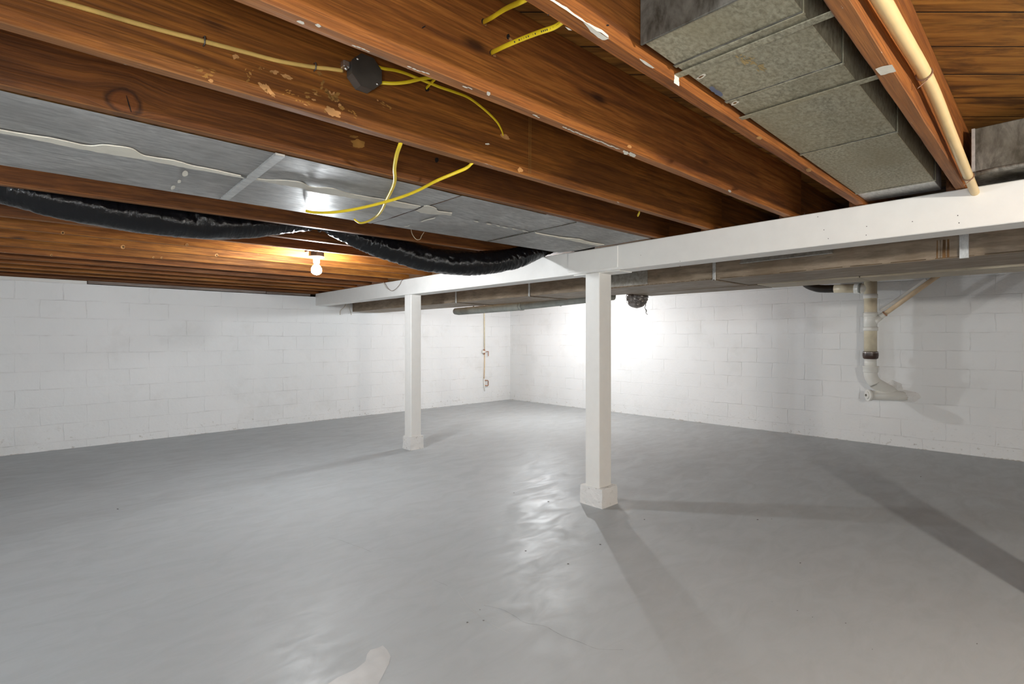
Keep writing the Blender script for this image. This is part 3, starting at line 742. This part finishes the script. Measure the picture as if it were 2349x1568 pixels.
# ---------------------------------------------------------------- bare bulb fixtures
def lamp(x, y, zc, label, mat, box=True):
    t = thing('bare_bulb_fixture', (x, y, zc), label, 'lamp', 'bare bulbs')
    b = MB(); b.poly([Vector((x+.060*math.cos(PI/8+k*PI/4), y+.060*math.sin(PI/8+k*PI/4), zc+.092)) for k in range(8)], 'boxmetal', thick=(0, 0, .05)); b.build('ceiling_box', t)
    b = MB(); b.box(x-.03, x+.03, y-.23, y+.23, zc+.142, zc+.147, 'boxside'); b.build('mounting_bar', t)
    b = MB(); b.lathe((x, y, zc), ((0, .092), (.062, .092), (.064, .086), (.040, .078), (.026, .070), (.025, .036), (.016, .034), (0, .034)), 'porcelain', 28); b.build('lamp_holder', t)
    b = MB(); b.lathe((x, y, zc), ((.014, .034), (.017, .024), (.030, .010), (.040, -.008), (.043, -.026), (.038, -.044), (.024, -.058), (0, -.064)), mat, 20); b.build('light_bulb', t)
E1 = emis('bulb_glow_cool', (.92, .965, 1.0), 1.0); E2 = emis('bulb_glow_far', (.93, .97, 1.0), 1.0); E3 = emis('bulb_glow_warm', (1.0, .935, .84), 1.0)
lamp(1.78, 4.26, 1.870, 'glaring bare bulb on a white porcelain holder below the left joists', E1)
lamp(5.75, 5.41, 1.812, 'far bare bulb mostly hidden behind the grey pipe and the duct', E2)
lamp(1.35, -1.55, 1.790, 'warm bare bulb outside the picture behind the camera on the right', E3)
lamp(-1.9, 2.35, 1.80, 'added fill bulb outside the picture behind the camera on the left', emis('bulb_glow_added', (.90, .96, 1.0), 1.0))  # extra bulb added out of view to brighten the near floor
BULB = {'bulb_glow_cool': 430, 'bulb_glow_far': 660, 'bulb_glow_warm': 900, 'bulb_glow_added': 500}
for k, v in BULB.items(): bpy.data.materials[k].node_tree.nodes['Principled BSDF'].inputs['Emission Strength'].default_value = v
cable([atY(722, 544, 4.06), atY(726, 552, 4.12), atY(731, 562, 4.18), atY(733, 568, 4.2), atY(735, 577, 4.24)], 'short yellow cable dropping to the glaring bare bulb', .0065)
for x, y in ((793, 591), (858, 598)):
    c_ = atY(x, y, 4.50); b = MB()
    b.box(c_.x-.012, c_.x+.012, c_.y-.012, c_.y+.01, c_.z-.018, c_.z+.012, 'porcelain', .003)
    b.tube([c_+Vector((.005, 0, .016)), c_+Vector((.07, .0, .012)), c_+Vector((.12, .0, .016))], .003, 'pvc_old', 6)
    b.build('cable_clip', label='small white cable clip on an orange joist, ' + ('nearer the bare bulb' if x < 800 else 'farther right of the bare bulb'), cat='clip', group='cable clips')

# ---------------------------------------------------------------- black flexible duct
ctl = [(-3.3, 3.50, 1.97, .10), (-1.4, 3.47, 1.955, .10), (-.5, 3.46, 1.945, .10), (-.08, 3.46, 1.918, .10), (.14, 3.46, 1.880, .10), (.43, 3.46, 1.856, .10), (.80, 3.46, 1.863, .10), (1.09, 3.46, 1.918, .088), (1.34, 3.46, 1.985, .062), (1.47, 3.46, 2.012, .040),
       (1.60, 3.45, 1.968, .062), (1.80, 3.42, 1.893, .088), (1.98, 3.36, 1.835, .096), (2.24, 3.24, 1.772, .094), (2.52, 3.11, 1.762, .096), (2.80, 3.03, 1.812, .088), (3.02, 2.985, 1.895, .078), (3.22, 2.975, 1.985, .066), (3.45, 2.97, 2.04, .062), (3.8, 2.97, 2.06, .06)]
S = spline(ctl, 46); bm = bmesh.new(); nr = 72; rings = []; arc = 0
for i, (X, Y, zb_, r) in enumerate(S):
    p = Vector((X, Y, zb_ + r)); q = S[min(i+1, len(S)-1)]; o = S[max(i-1, 0)]
    tdir = (Vector((q[0], q[1], q[2]+q[3])) - Vector((o[0], o[1], o[2]+o[3]))).normalized()
    if i: arc += (p - pprev).length
    pprev = p
    a = (Vector((0, 0, 1)) - tdir*tdir.z).normalized(); bb = tdir.cross(a)
    ring = []
    for k in range(nr):
        th = k*2*PI/nr; up_ = math.cos(th)
        side = math.sin(th)
        w1 = noise.noise(Vector((arc*26, th*1.1, 0))); w2 = noise.noise(Vector((arc*75, th*1.6, 5))); w3 = noise.noise(Vector((arc*7, th*1.5, 9)))
        ampl = .25 + .75*max(0, 1-abs(up_-.15)/.55)
        ampl = max(ampl, .9*max(0, 1-abs(arc-4.75)/.55))       # gathered folds at the strap
        if X > 1.5: ampl = max(ampl, .55)
        w4 = noise.noise(Vector((arc*42, th*.9, 21)))
        dr = (-abs(w1)*.016 - abs(w4)*.011 + abs(w2)*.004)*ampl + w3*.005
        ring.append(bm.verts.new(p + (a*up_*1.0 + bb*side*1.03)*(r+dr)))
    rings.append(ring)
for A, B in zip(rings, rings[1:]):
    for k in range(nr): bm.faces.new((A[k], A[(k+1) % nr], B[(k+1) % nr], B[k])).smooth = True
b = MB(); b.bm.free(); b.bm = bm; b.mi('flex')
t = thing('flexible_duct', (1, 3.4, 1.9), 'black plastic sleeved flexible duct sagging in two swags below the joists', 'duct')
b.build('sleeve', t)
b = MB(); b.tube([(1.47, 3.46+.05*math.cos(a), 2.055+.049*math.sin(a)) for a in [k*2*PI/24 for k in range(25)]], .004, 'boxmetal', 6, caps=False)
b.tube([(1.47, 3.46, 2.1), (1.47, 3.46, 2.24)], .004, 'boxmetal', 6); b.build('hanging_strap', t)

# ---------------------------------------------------------------- trunk ducts beyond the beam
t = thing('trunk_duct', (4.15, 4, 1.72), 'long brownish galvanised trunk duct hanging just beyond the white beam', 'duct')
def zt_(Y): return 1.737 - .0045*(Y-1)
cutsY = (YL-.004, 5.11, 3.84, 1.83, Y0+.05)
for k in range(4):
    y1, y0 = cutsY[k], cutsY[k+1]+.003; b = MB(); w1, w0 = (.50, .60) if k == 0 else (.60, .63)
    b.hull([(3.885, y0, zt_(y0)), (3.885+w0, y0, zt_(y0)), (3.885+w1, y1, zt_(y1)), (3.885, y1, zt_(y1)), (3.885, y0, 1.955), (3.885+w0, y0, 1.955), (3.885+w1, y1, 1.955), (3.885, y1, 1.955)], 'trunk', .004)
    if k == 3:
        for ya_, yb_, mm in ((.494, .488, 'rust'), (.478, .474, 'rust_dark'), (.466, .452, 'rust'), (.447, .436, 'rust')):
            b.poly([(3.8835, Y, z) for Y, z in ragged([(ya_, 1.745), (yb_, 1.745), (yb_+.001, 1.85), (ya_-.001, 1.85)], .0015, 3)], mm)
    if k in (2, 3):
        yy0, yy1 = (cutsY[k+1], min(cutsY[k], 2.9)); n = 26
        for j in range(n):
            ya_, yb_ = yy0+(yy1-yy0)*j/n, yy0+(yy1-yy0)*(j+.8)/n
            b.poly([(3.8838, ya_, zt_(ya_)+.004), (3.8838, yb_, zt_(yb_)+.004), (3.8838, yb_, zt_(yb_)+.004+random.uniform(.002, .005)), (3.8838, ya_, zt_(ya_)+.004+random.uniform(.002, .005))], 'rust_dark')
    b.build('duct_section', t)
for Y in cutsY[1:4]:
    b = MB(); b.box(3.874, 3.884, Y-.011, Y+.013, zt_(Y)-.008, 1.95, 'galv_bright', .002); b.box(3.874, 4.49, Y-.006, Y+.010, zt_(Y)-.008, zt_(Y)-.001, 'trunk', .001); b.build('drive_cleat', t)
b = MB(); b.box(3.870, 3.884, .350, .392, zt_(.4)-.008, 1.95, 'galv_bright', .002); b.build('hanger_strap', t)
b = MB(); b.hull([(3.845, 1.02, 1.838), (3.86, 1.02, 1.838), (3.86, 1.62, 1.832), (3.845, 1.62, 1.832), (3.875, 1.02, 1.95), (3.885, 1.02, 1.95), (3.885, 1.62, 1.95), (3.875, 1.62, 1.95)], 'plate', .002); b.hull([(3.842, 1.02, 1.834), (3.86, 1.02, 1.834), (3.86, 1.62, 1.828), (3.842, 1.62, 1.828), (3.842, 1.02, 1.838), (3.86, 1.02, 1.838), (3.86, 1.62, 1.832), (3.842, 1.62, 1.832)], 'galv_bright'); b.build('cover_plate', t)
b = MB(); b.box(3.8795, 3.884, 2.42, 2.93, 1.742, 1.90, 'plate', .001); b.build('patch_plate', t)
t = thing('return_duct', (4.7, 0, 1.72), 'cream-coloured duct side by side with the trunk duct on its far side', 'duct')
b = MB(); b.box(4.523, 4.885, Y0+.1, 1.02, 1.728, 1.955, 'trunk_cream', .004); b.build('duct_section', t)
b = MB(); b.box(4.523, 4.885, 1.025, 1.76, 1.730, 1.955, 'trunk_cream', .004); b.build('duct_section', t)
b = MB(); b.box(4.521, 4.880, 1.765, 3.00, 1.729, 1.955, 'trunk', .004); b.build('duct_section', t)
# closed-off foil end of a flexible duct under the trunk
t = thing('duct_stub', (4.79, 3.12, 1.72), 'crumpled dark foil end of a flexible duct hanging below the trunk duct', 'duct')
b = MB(); n = 40; rings = []
for i in range(15):
    u = i/14; r = .112*math.sqrt(max(0, 1-(u)**2.6))+.012; ring = []
    for k in range(n):
        th = k*2*PI/n; w_ = noise.noise(Vector((u*9, math.cos(th)*2.5, math.sin(th)*2.5)))
        ring.append(b.bm.verts.new((4.79+math.cos(th)*(r+w_*.016)*.8, 3.115+math.sin(th)*(r+w_*.016), 1.757-.155*u+w_*.006)))
    rings.append(ring)
for A, B in zip(rings, rings[1:]):
    for k in range(n): b.bm.faces.new((A[k], A[(k+1) % n], B[(k+1) % n], B[k]))
b.bm.faces.new(rings[-1])
foil = galv('dark_foil', (.10, .085, .075), (.30, .27, .25), .7, .3, (40, 40, 25)); b._tagnew(b.bm.faces, foil, False); b.build('foil_end', t)
b = MB(); b.tube(spline([(4.79, 3.02, 1.66), (4.79, 3.01, 1.63), (4.79, 3.018, 1.60), (4.79, 3.0, 1.57), (4.79, 3.005, 1.545), (4.79, 2.985, 1.53)], 3), [.005]*4+[.003]*4+[.006]*3+[.003]*5, 'boxside', 6, up=(1, 0, 0)); b.build('torn_strip', t)
# grey wrapped round pipe behind the trunk
t = thing('round_pipe', (4.6, 5, 1.67), 'grey wrapped round pipe slung under the far side of the trunk duct', 'pipe')
b = MB(); b.tube([(4.62, 6.10, 1.672), (4.62, 6.02, 1.668), (4.62, 5.2, 1.678), (4.62, 4.70, 1.684)], [.046, .052, .052, .052], 'insul', 24, up=(0, 0, 1)); b.build('pipe_length', t)
b = MB(); b.tube([(4.62, 4.72, 1.687), (4.62, 3.7, 1.722), (4.62, 3.3, 1.735)], [.050, .049, .048], 'insul', 24, up=(0, 0, 1)); b.build('pipe_length', t)
b = MB(); b.tube([(4.62, 4.735, 1.684), (4.62, 4.69, 1.686)], .0545, 'insul', 24, up=(0, 0, 1)); b.build('joint_band', t)
for yy in (5.75, 4.1):
    b = MB(); b.box(4.675, 4.680, yy-.012, yy+.012, 1.66, ZB, 'galv_dark'); b.build('hanger_strap', t)

# ---------------------------------------------------------------- drain stack on the right wall
SX, SY = 7.29, 1.535
zpx = lambda y: atX(2001, y, SX).z
t = thing('drain_stack', (SX, SY, .5), 'white plastic drain stack standing off the right block wall, elbowed into it', 'pipe')
def ring_(y0, y1, r, m, name, n=28):
    b = MB(); z0, z1 = zpx(y1), zpx(y0)
    b.lathe((SX, SY, 0), ((0, z0), (r, z0), (r, z1), (0, z1)), m, n); b.build(name, t)
r_ = .0655
b = MB(); b.cyl((SX, SY, zpx(808)), (SX, SY, 1.96), r_, 'pvc_old'); b.build('vertical_pipe', t)
ring_(674, 684, r_+.007, 'pvc', 'coupling'); ring_(716, 726, r_+.008, 'pvc', 'coupling'); ring_(749.5, 758.5, r_+.009, 'pvc', 'coupling')
b = MB(); b.cyl((SX, SY, zpx(750)), (SX, SY, zpx(716)), r_+.002, 'pvc'); b.build('wye_fitting', t)
b = MB(); z0, z1 = zpx(823), zpx(806)
b.lathe((SX, SY, 0), ((r_-.002, z0), (r_+.010, z0+.01), (r_+.015, (z0+z1)/2), (r_+.013, z1-.012), (r_+.010, z1)), 'rubber', 28); b.lathe((SX, SY, 0), ((r_+.012, z1-.016), (r_+.0145, z1-.012), (r_+.012, z1-.008)), 'screw', 28); b.build('rubber_coupling', t, label='dark brown rubber coupling')
b = MB(); b.cyl((SX, SY, zpx(842)), (SX, SY, zpx(820)), r_-.004, 'pvc'); b.build('short_pipe', t)
b = MB(); za, zb2 = zpx(854), zpx(839)
b.lathe((SX, SY, 0), ((0, za), (r_+.008, za), (r_+.012, za+.01), (r_+.013, zb2-.014), (r_+.020, zb2-.010), (r_+.020, zb2), (0, zb2)), 'pvc', 28); b.build('hub', t)
b = MB(); el = [(SX, SY, za+.01)]
for k in range(1, 9):
    a = k/8*math.radians(45); el.append((SX+.13*(1-math.cos(a)), SY-.17*(1-math.cos(a)), za-.19*math.sin(a)))
el.append((SX+.11, SY-.11, za-.185)); el.append((SX+.27, SY-.20, za-.27))
b.tube(spline(el, 3), [r_+.003]*len(spline(el, 3)), 'pvc', 24, up=(1, .2, 0)); b.build('elbow', t)
pc_ = atX(1996, 906, SX)
ax_ = Vector((.63, -.78, -.01)).normalized(); pc_ = Vector(pc_)
b = MB(); b.tube([pc_, pc_+ax_*.2, pc_+ax_*.52], [.056, .056, .060], 'pvc', 24, up=(0, 0, 1)); b.build('cleanout_pipe', t)
b = MB(); b.cyl(pc_-ax_*.03, pc_+ax_*.004, .067, 'pvc'); b.cyl(pc_-ax_*.042, pc_-ax_*.028, .044, 'pvc'); b.cyl(pc_-ax_*.052, pc_-ax_*.04, .014, 'boxside', 4); b.build('cleanout_plug', t)
b = MB(); XW = XR(1.1)
for (yy, zz, ra, rb, hh) in ((1.25, .605, .20, .095, .07), (1.36, .690, .13, .13, .075)):
    rings = []
    for i in range(10):
        u = i/9; ring = []
        for k in range(32):
            th = k*2*PI/32; n_ = 1+.22*noise.noise(Vector((math.cos(th)*1.5, math.sin(th)*1.5, u*2+yy))) + .025*noise.noise(Vector((k*.9, u*6, yy*9)))
            ring.append(b.bm.verts.new((XW+.012-hh*(1-u)**1.3*n_, yy+math.cos(th)*ra*u*n_, zz+math.sin(th)*rb*u*n_)))
        rings.append(ring)
    for A, B in zip(rings, rings[1:]):
        for k in range(32): b.bm.faces.new((A[k], A[(k+1) % 32], B[(k+1) % 32], B[k]))
b._tagnew(b.bm.faces, 'pier', True); b.build('mortar_patch', t)
# horizontal branch
def bp(x, y): return atX(x, y, SX)
b = MB(); b.cyl((SX, SY+.02, bp(1985, 662).z), (SX, bp(1960, 662).y, bp(1960, 662).z), .058, 'pvc'); b.build('tee_branch', t)
b = MB(); b.cyl((SX, bp(1962, 662).y, bp(1962, 661).z), (SX, bp(1914, 662).y, bp(1914, 662).z), .052, 'pvc_old'); b.cyl((SX, bp(1976, 661).y, bp(1976, 661).z), (SX, bp(1970, 661).y, bp(1970, 661).z), .062, 'insul'); b.build('horizontal_pipe', t)
b = MB(); bl = [(SX, bp(1916, 662).y, bp(1916, 662).z), (SX, bp(1885, 662).y, bp(1885, 662).z), (SX, bp(1868, 660).y, bp(1868, 659).z), (SX, bp(1850, 652).y, bp(1850, 651).z), (SX, bp(1838, 640).y, bp(1838, 635).z)]
b.tube(spline(bl, 4), .048, 'blackpipe', 20, up=(1, 0, 0)); b.build('elbow', t, label='black plastic elbow at the far end of the horizontal pipe')
# diagonal branch pipe
t = thing('branch_pipe', (SX, 1.2, 1.7), 'tan diagonal branch pipe rising to the right from the drain stack', 'pipe')
d1, d2 = bp(2026, 722), bp(2146, 636)
b = MB(); b.cyl(d1, d2+(d2-d1)*.25, .026, 'pipe_tan', 18); b.build('pipe_run', t)
b = MB(); dd = (d2-d1).normalized(); b.cyl(d1-dd*.04, d1+dd*.022, .032, 'pvc', 18); b.cyl(d1+dd*.016, d1+dd*.026, .0335, 'copper', 18); b.build('coupling', t)
b = MB(); b.tube([Vector((SX, SY-.02, zpx(745))), d1-dd*.16, d1-dd*.03], [.055, .045, .034], 'pvc', 18); b.build('wye_arm', t)
b = MB(); e1, e2 = bp(2018, 712)+Vector((.03, 0, 0)), bp(2124, 640)+Vector((.03, 0, 0)); nrm_ = Vector((0, .55, .83))*.03  # narrow white band set just behind the diagonal pipe
b.hull([e1-nrm_*.5, e1-nrm_*.5+Vector((.02, 0, 0)), e2-nrm_*.5+Vector((.02, 0, 0)), e2-nrm_*.5, e1+nrm_*.5, e1+nrm_*.5+Vector((.02, 0, 0)), e2+nrm_*.5+Vector((.02, 0, 0)), e2+nrm_*.5], 'white', .003)
b.build('white_band', label='narrow white brace running up beside the tan diagonal pipe', cat='band')

# ---------------------------------------------------------------- water pipe on the far left wall
YW = YL-.020
wp = lambda x, y: atY(x, y, YW)
t = thing('water_pipe', (wp(1112, 897).x, YW, .2), 'thin water pipe with a valve running down the far block wall', 'pipe')
b = MB(); b.tube([wp(1111, 700)+Vector((0, 0, .12)), wp(1111, 717), wp(1111.5, 800)], .0125, 'pvc_old', 12, up=(1, 0, 0)); b.build('upper_pipe', t)
b = MB(); b.tube([wp(1112, 808), wp(1111.5, 840), wp(1110.5, 870)], .010, 'pipe_tan', 12, up=(1, 0, 0)); b.build('lower_pipe', t)
b = MB(); b.tube([wp(1110.5, 868), wp(1111, 885), wp(1112, 897)], [.014, .013, .005], 'pvc', 12, up=(1, 0, 0)); b.build('drip_leg', t)
b = MB(); q = wp(1110, 806.5); b.cyl(q+Vector((-.055, -.01, 0)), q+Vector((.03, -.01, 0)), .026, 'pvc', 16); b.cyl(q+Vector((0, -.01, .05)), q+Vector((0, -.01, -.05)), .018, 'copper', 12); vlv = b.build('valve', t, label='white valve body')
b = MB(); q = wp(1115, 806); b.box(q.x+.01, q.x+.022, q.y-.06, q.y-.045, q.z-.09, q.z+.01, 'copper', .003); b.cyl(q+Vector((0, -.01, 0)), q+Vector((.016, -.055, 0)), .008, 'copper', 8); b.build('valve_handle', vlv)
b = MB(); q = wp(1111, 872); b.tube([q, q+Vector((.075, -.02, -.004)), q+Vector((.085, -.02, -.02)), q+Vector((.085, -.02, -.10)), q+Vector((.07, -.02, -.11)), q+Vector((0, 0, -.10))], .009, 'copper', 10, up=(0, 1, 0)); b.build('bypass_loop', t)

# ---------------------------------------------------------------- dangling wires and cobwebs
def wirething(pts, r, m, name, label, cat='wire', group=None):
    b = MB(); b.tube(spline([tuple(p) for p in pts], 5), r, m, 6); b.build(name, label=label, cat=cat, group=group)
xw = XB(5.3)-.006
wirething([atX(882, 648, xw), atX(886, 655, xw-.01), atX(893, 664, xw-.012), atX(900, 666.5, xw-.012), atX(908, 662, xw-.01), atX(917, 652, xw-.006), atX(923, 642, xw), atX(940, 637, xw), atX(975, 634, xw), atX(1000, 630, xw)], .0024, 'wire', 'bell_wire', 'thin bent wire looping over the beam face above the far post')
wirething([atX(879, 646, xw), atX(882, 654, xw-.01), atX(888, 662, xw-.012), atX(892, 664, xw-.012)], .0022, 'pvc_old', 'bell_wire', 'short pale wire end beside the looped wire on the beam')
wirething([atY(943, 524, 3.05), atY(945, 535, 3.06), atY(951, 545, 3.06), atY(957, 549.5, 3.06), atY(964, 548, 3.06), atY(967, 541, 3.06), atY(973, 532, 3.05)], .0018, 'pvc_old', 'bell_wire', 'small hook of pale wire hanging below the sheet metal by the dark joist')
pw = atY(800, 690, YL-.1)
for k, pts in enumerate((((795, 690), (790, 703), (781, 712), (780, 722)), ((797, 692), (802, 708), (806, 722)))):
    wirething([atY(x, y, YL-.12) for x, y in pts], .006, 'web', 'wire_scrap', ('pale scrap of wire hanging left of the trunk duct end' if k == 0 else 'pale scrap of wire hanging straight down at the trunk duct end'), 'wire')

# soft fill light added beside the camera to even out the room
fl_ = bpy.data.lights.new('camera_fill_light', 'AREA'); fl_.shape = 'DISK'; fl_.size = .5; fl_.energy = 9; fl_.color = (.92, .97, 1)
fo = bpy.data.objects.new('camera_fill_light', fl_); COL.objects.link(fo); fo.location = (-.35, -.25, 1.25)
fo.rotation_euler = (PI/2+.35, 0, math.atan2(ST, CT) - PI/2)
# ---------------------------------------------------------------- camera and view
cam = bpy.data.cameras.new('camera'); co = bpy.data.objects.new('camera', cam); COL.objects.link(co)
co.location = (0, 0, EYE); co.rotation_euler = (PI/2, 0, math.atan2(ST, CT) - PI/2)
cam.sensor_width = 36; cam.lens = 36*F_PX/2349; cam.shift_y = -9/2349; cam.clip_start = .02
sc.camera = co
w = bpy.data.worlds.new('world'); sc.world = w; w.use_nodes = True
w.node_tree.nodes['Background'].inputs[0].default_value = (.5, .5, .5, 1); w.node_tree.nodes['Background'].inputs[1].default_value = 0
sc.view_settings.view_transform = 'Standard'; sc.view_settings.look = 'None'; sc.view_settings.gamma = 1
sc.view_settings.exposure = 1.56; sc.view_settings.use_curve_mapping = False
sc.cycles.use_denoising = True; sc.cycles.use_adaptive_sampling = True; sc.cycles.adaptive_threshold = .06; sc.cycles.max_bounces = 5; sc.cycles.diffuse_bounces = 5; sc.cycles.glossy_bounces = 2; sc.cycles.transmission_bounces = 0
sc.cycles.sample_clamp_indirect = 8; sc.cycles.caustics_reflective = False
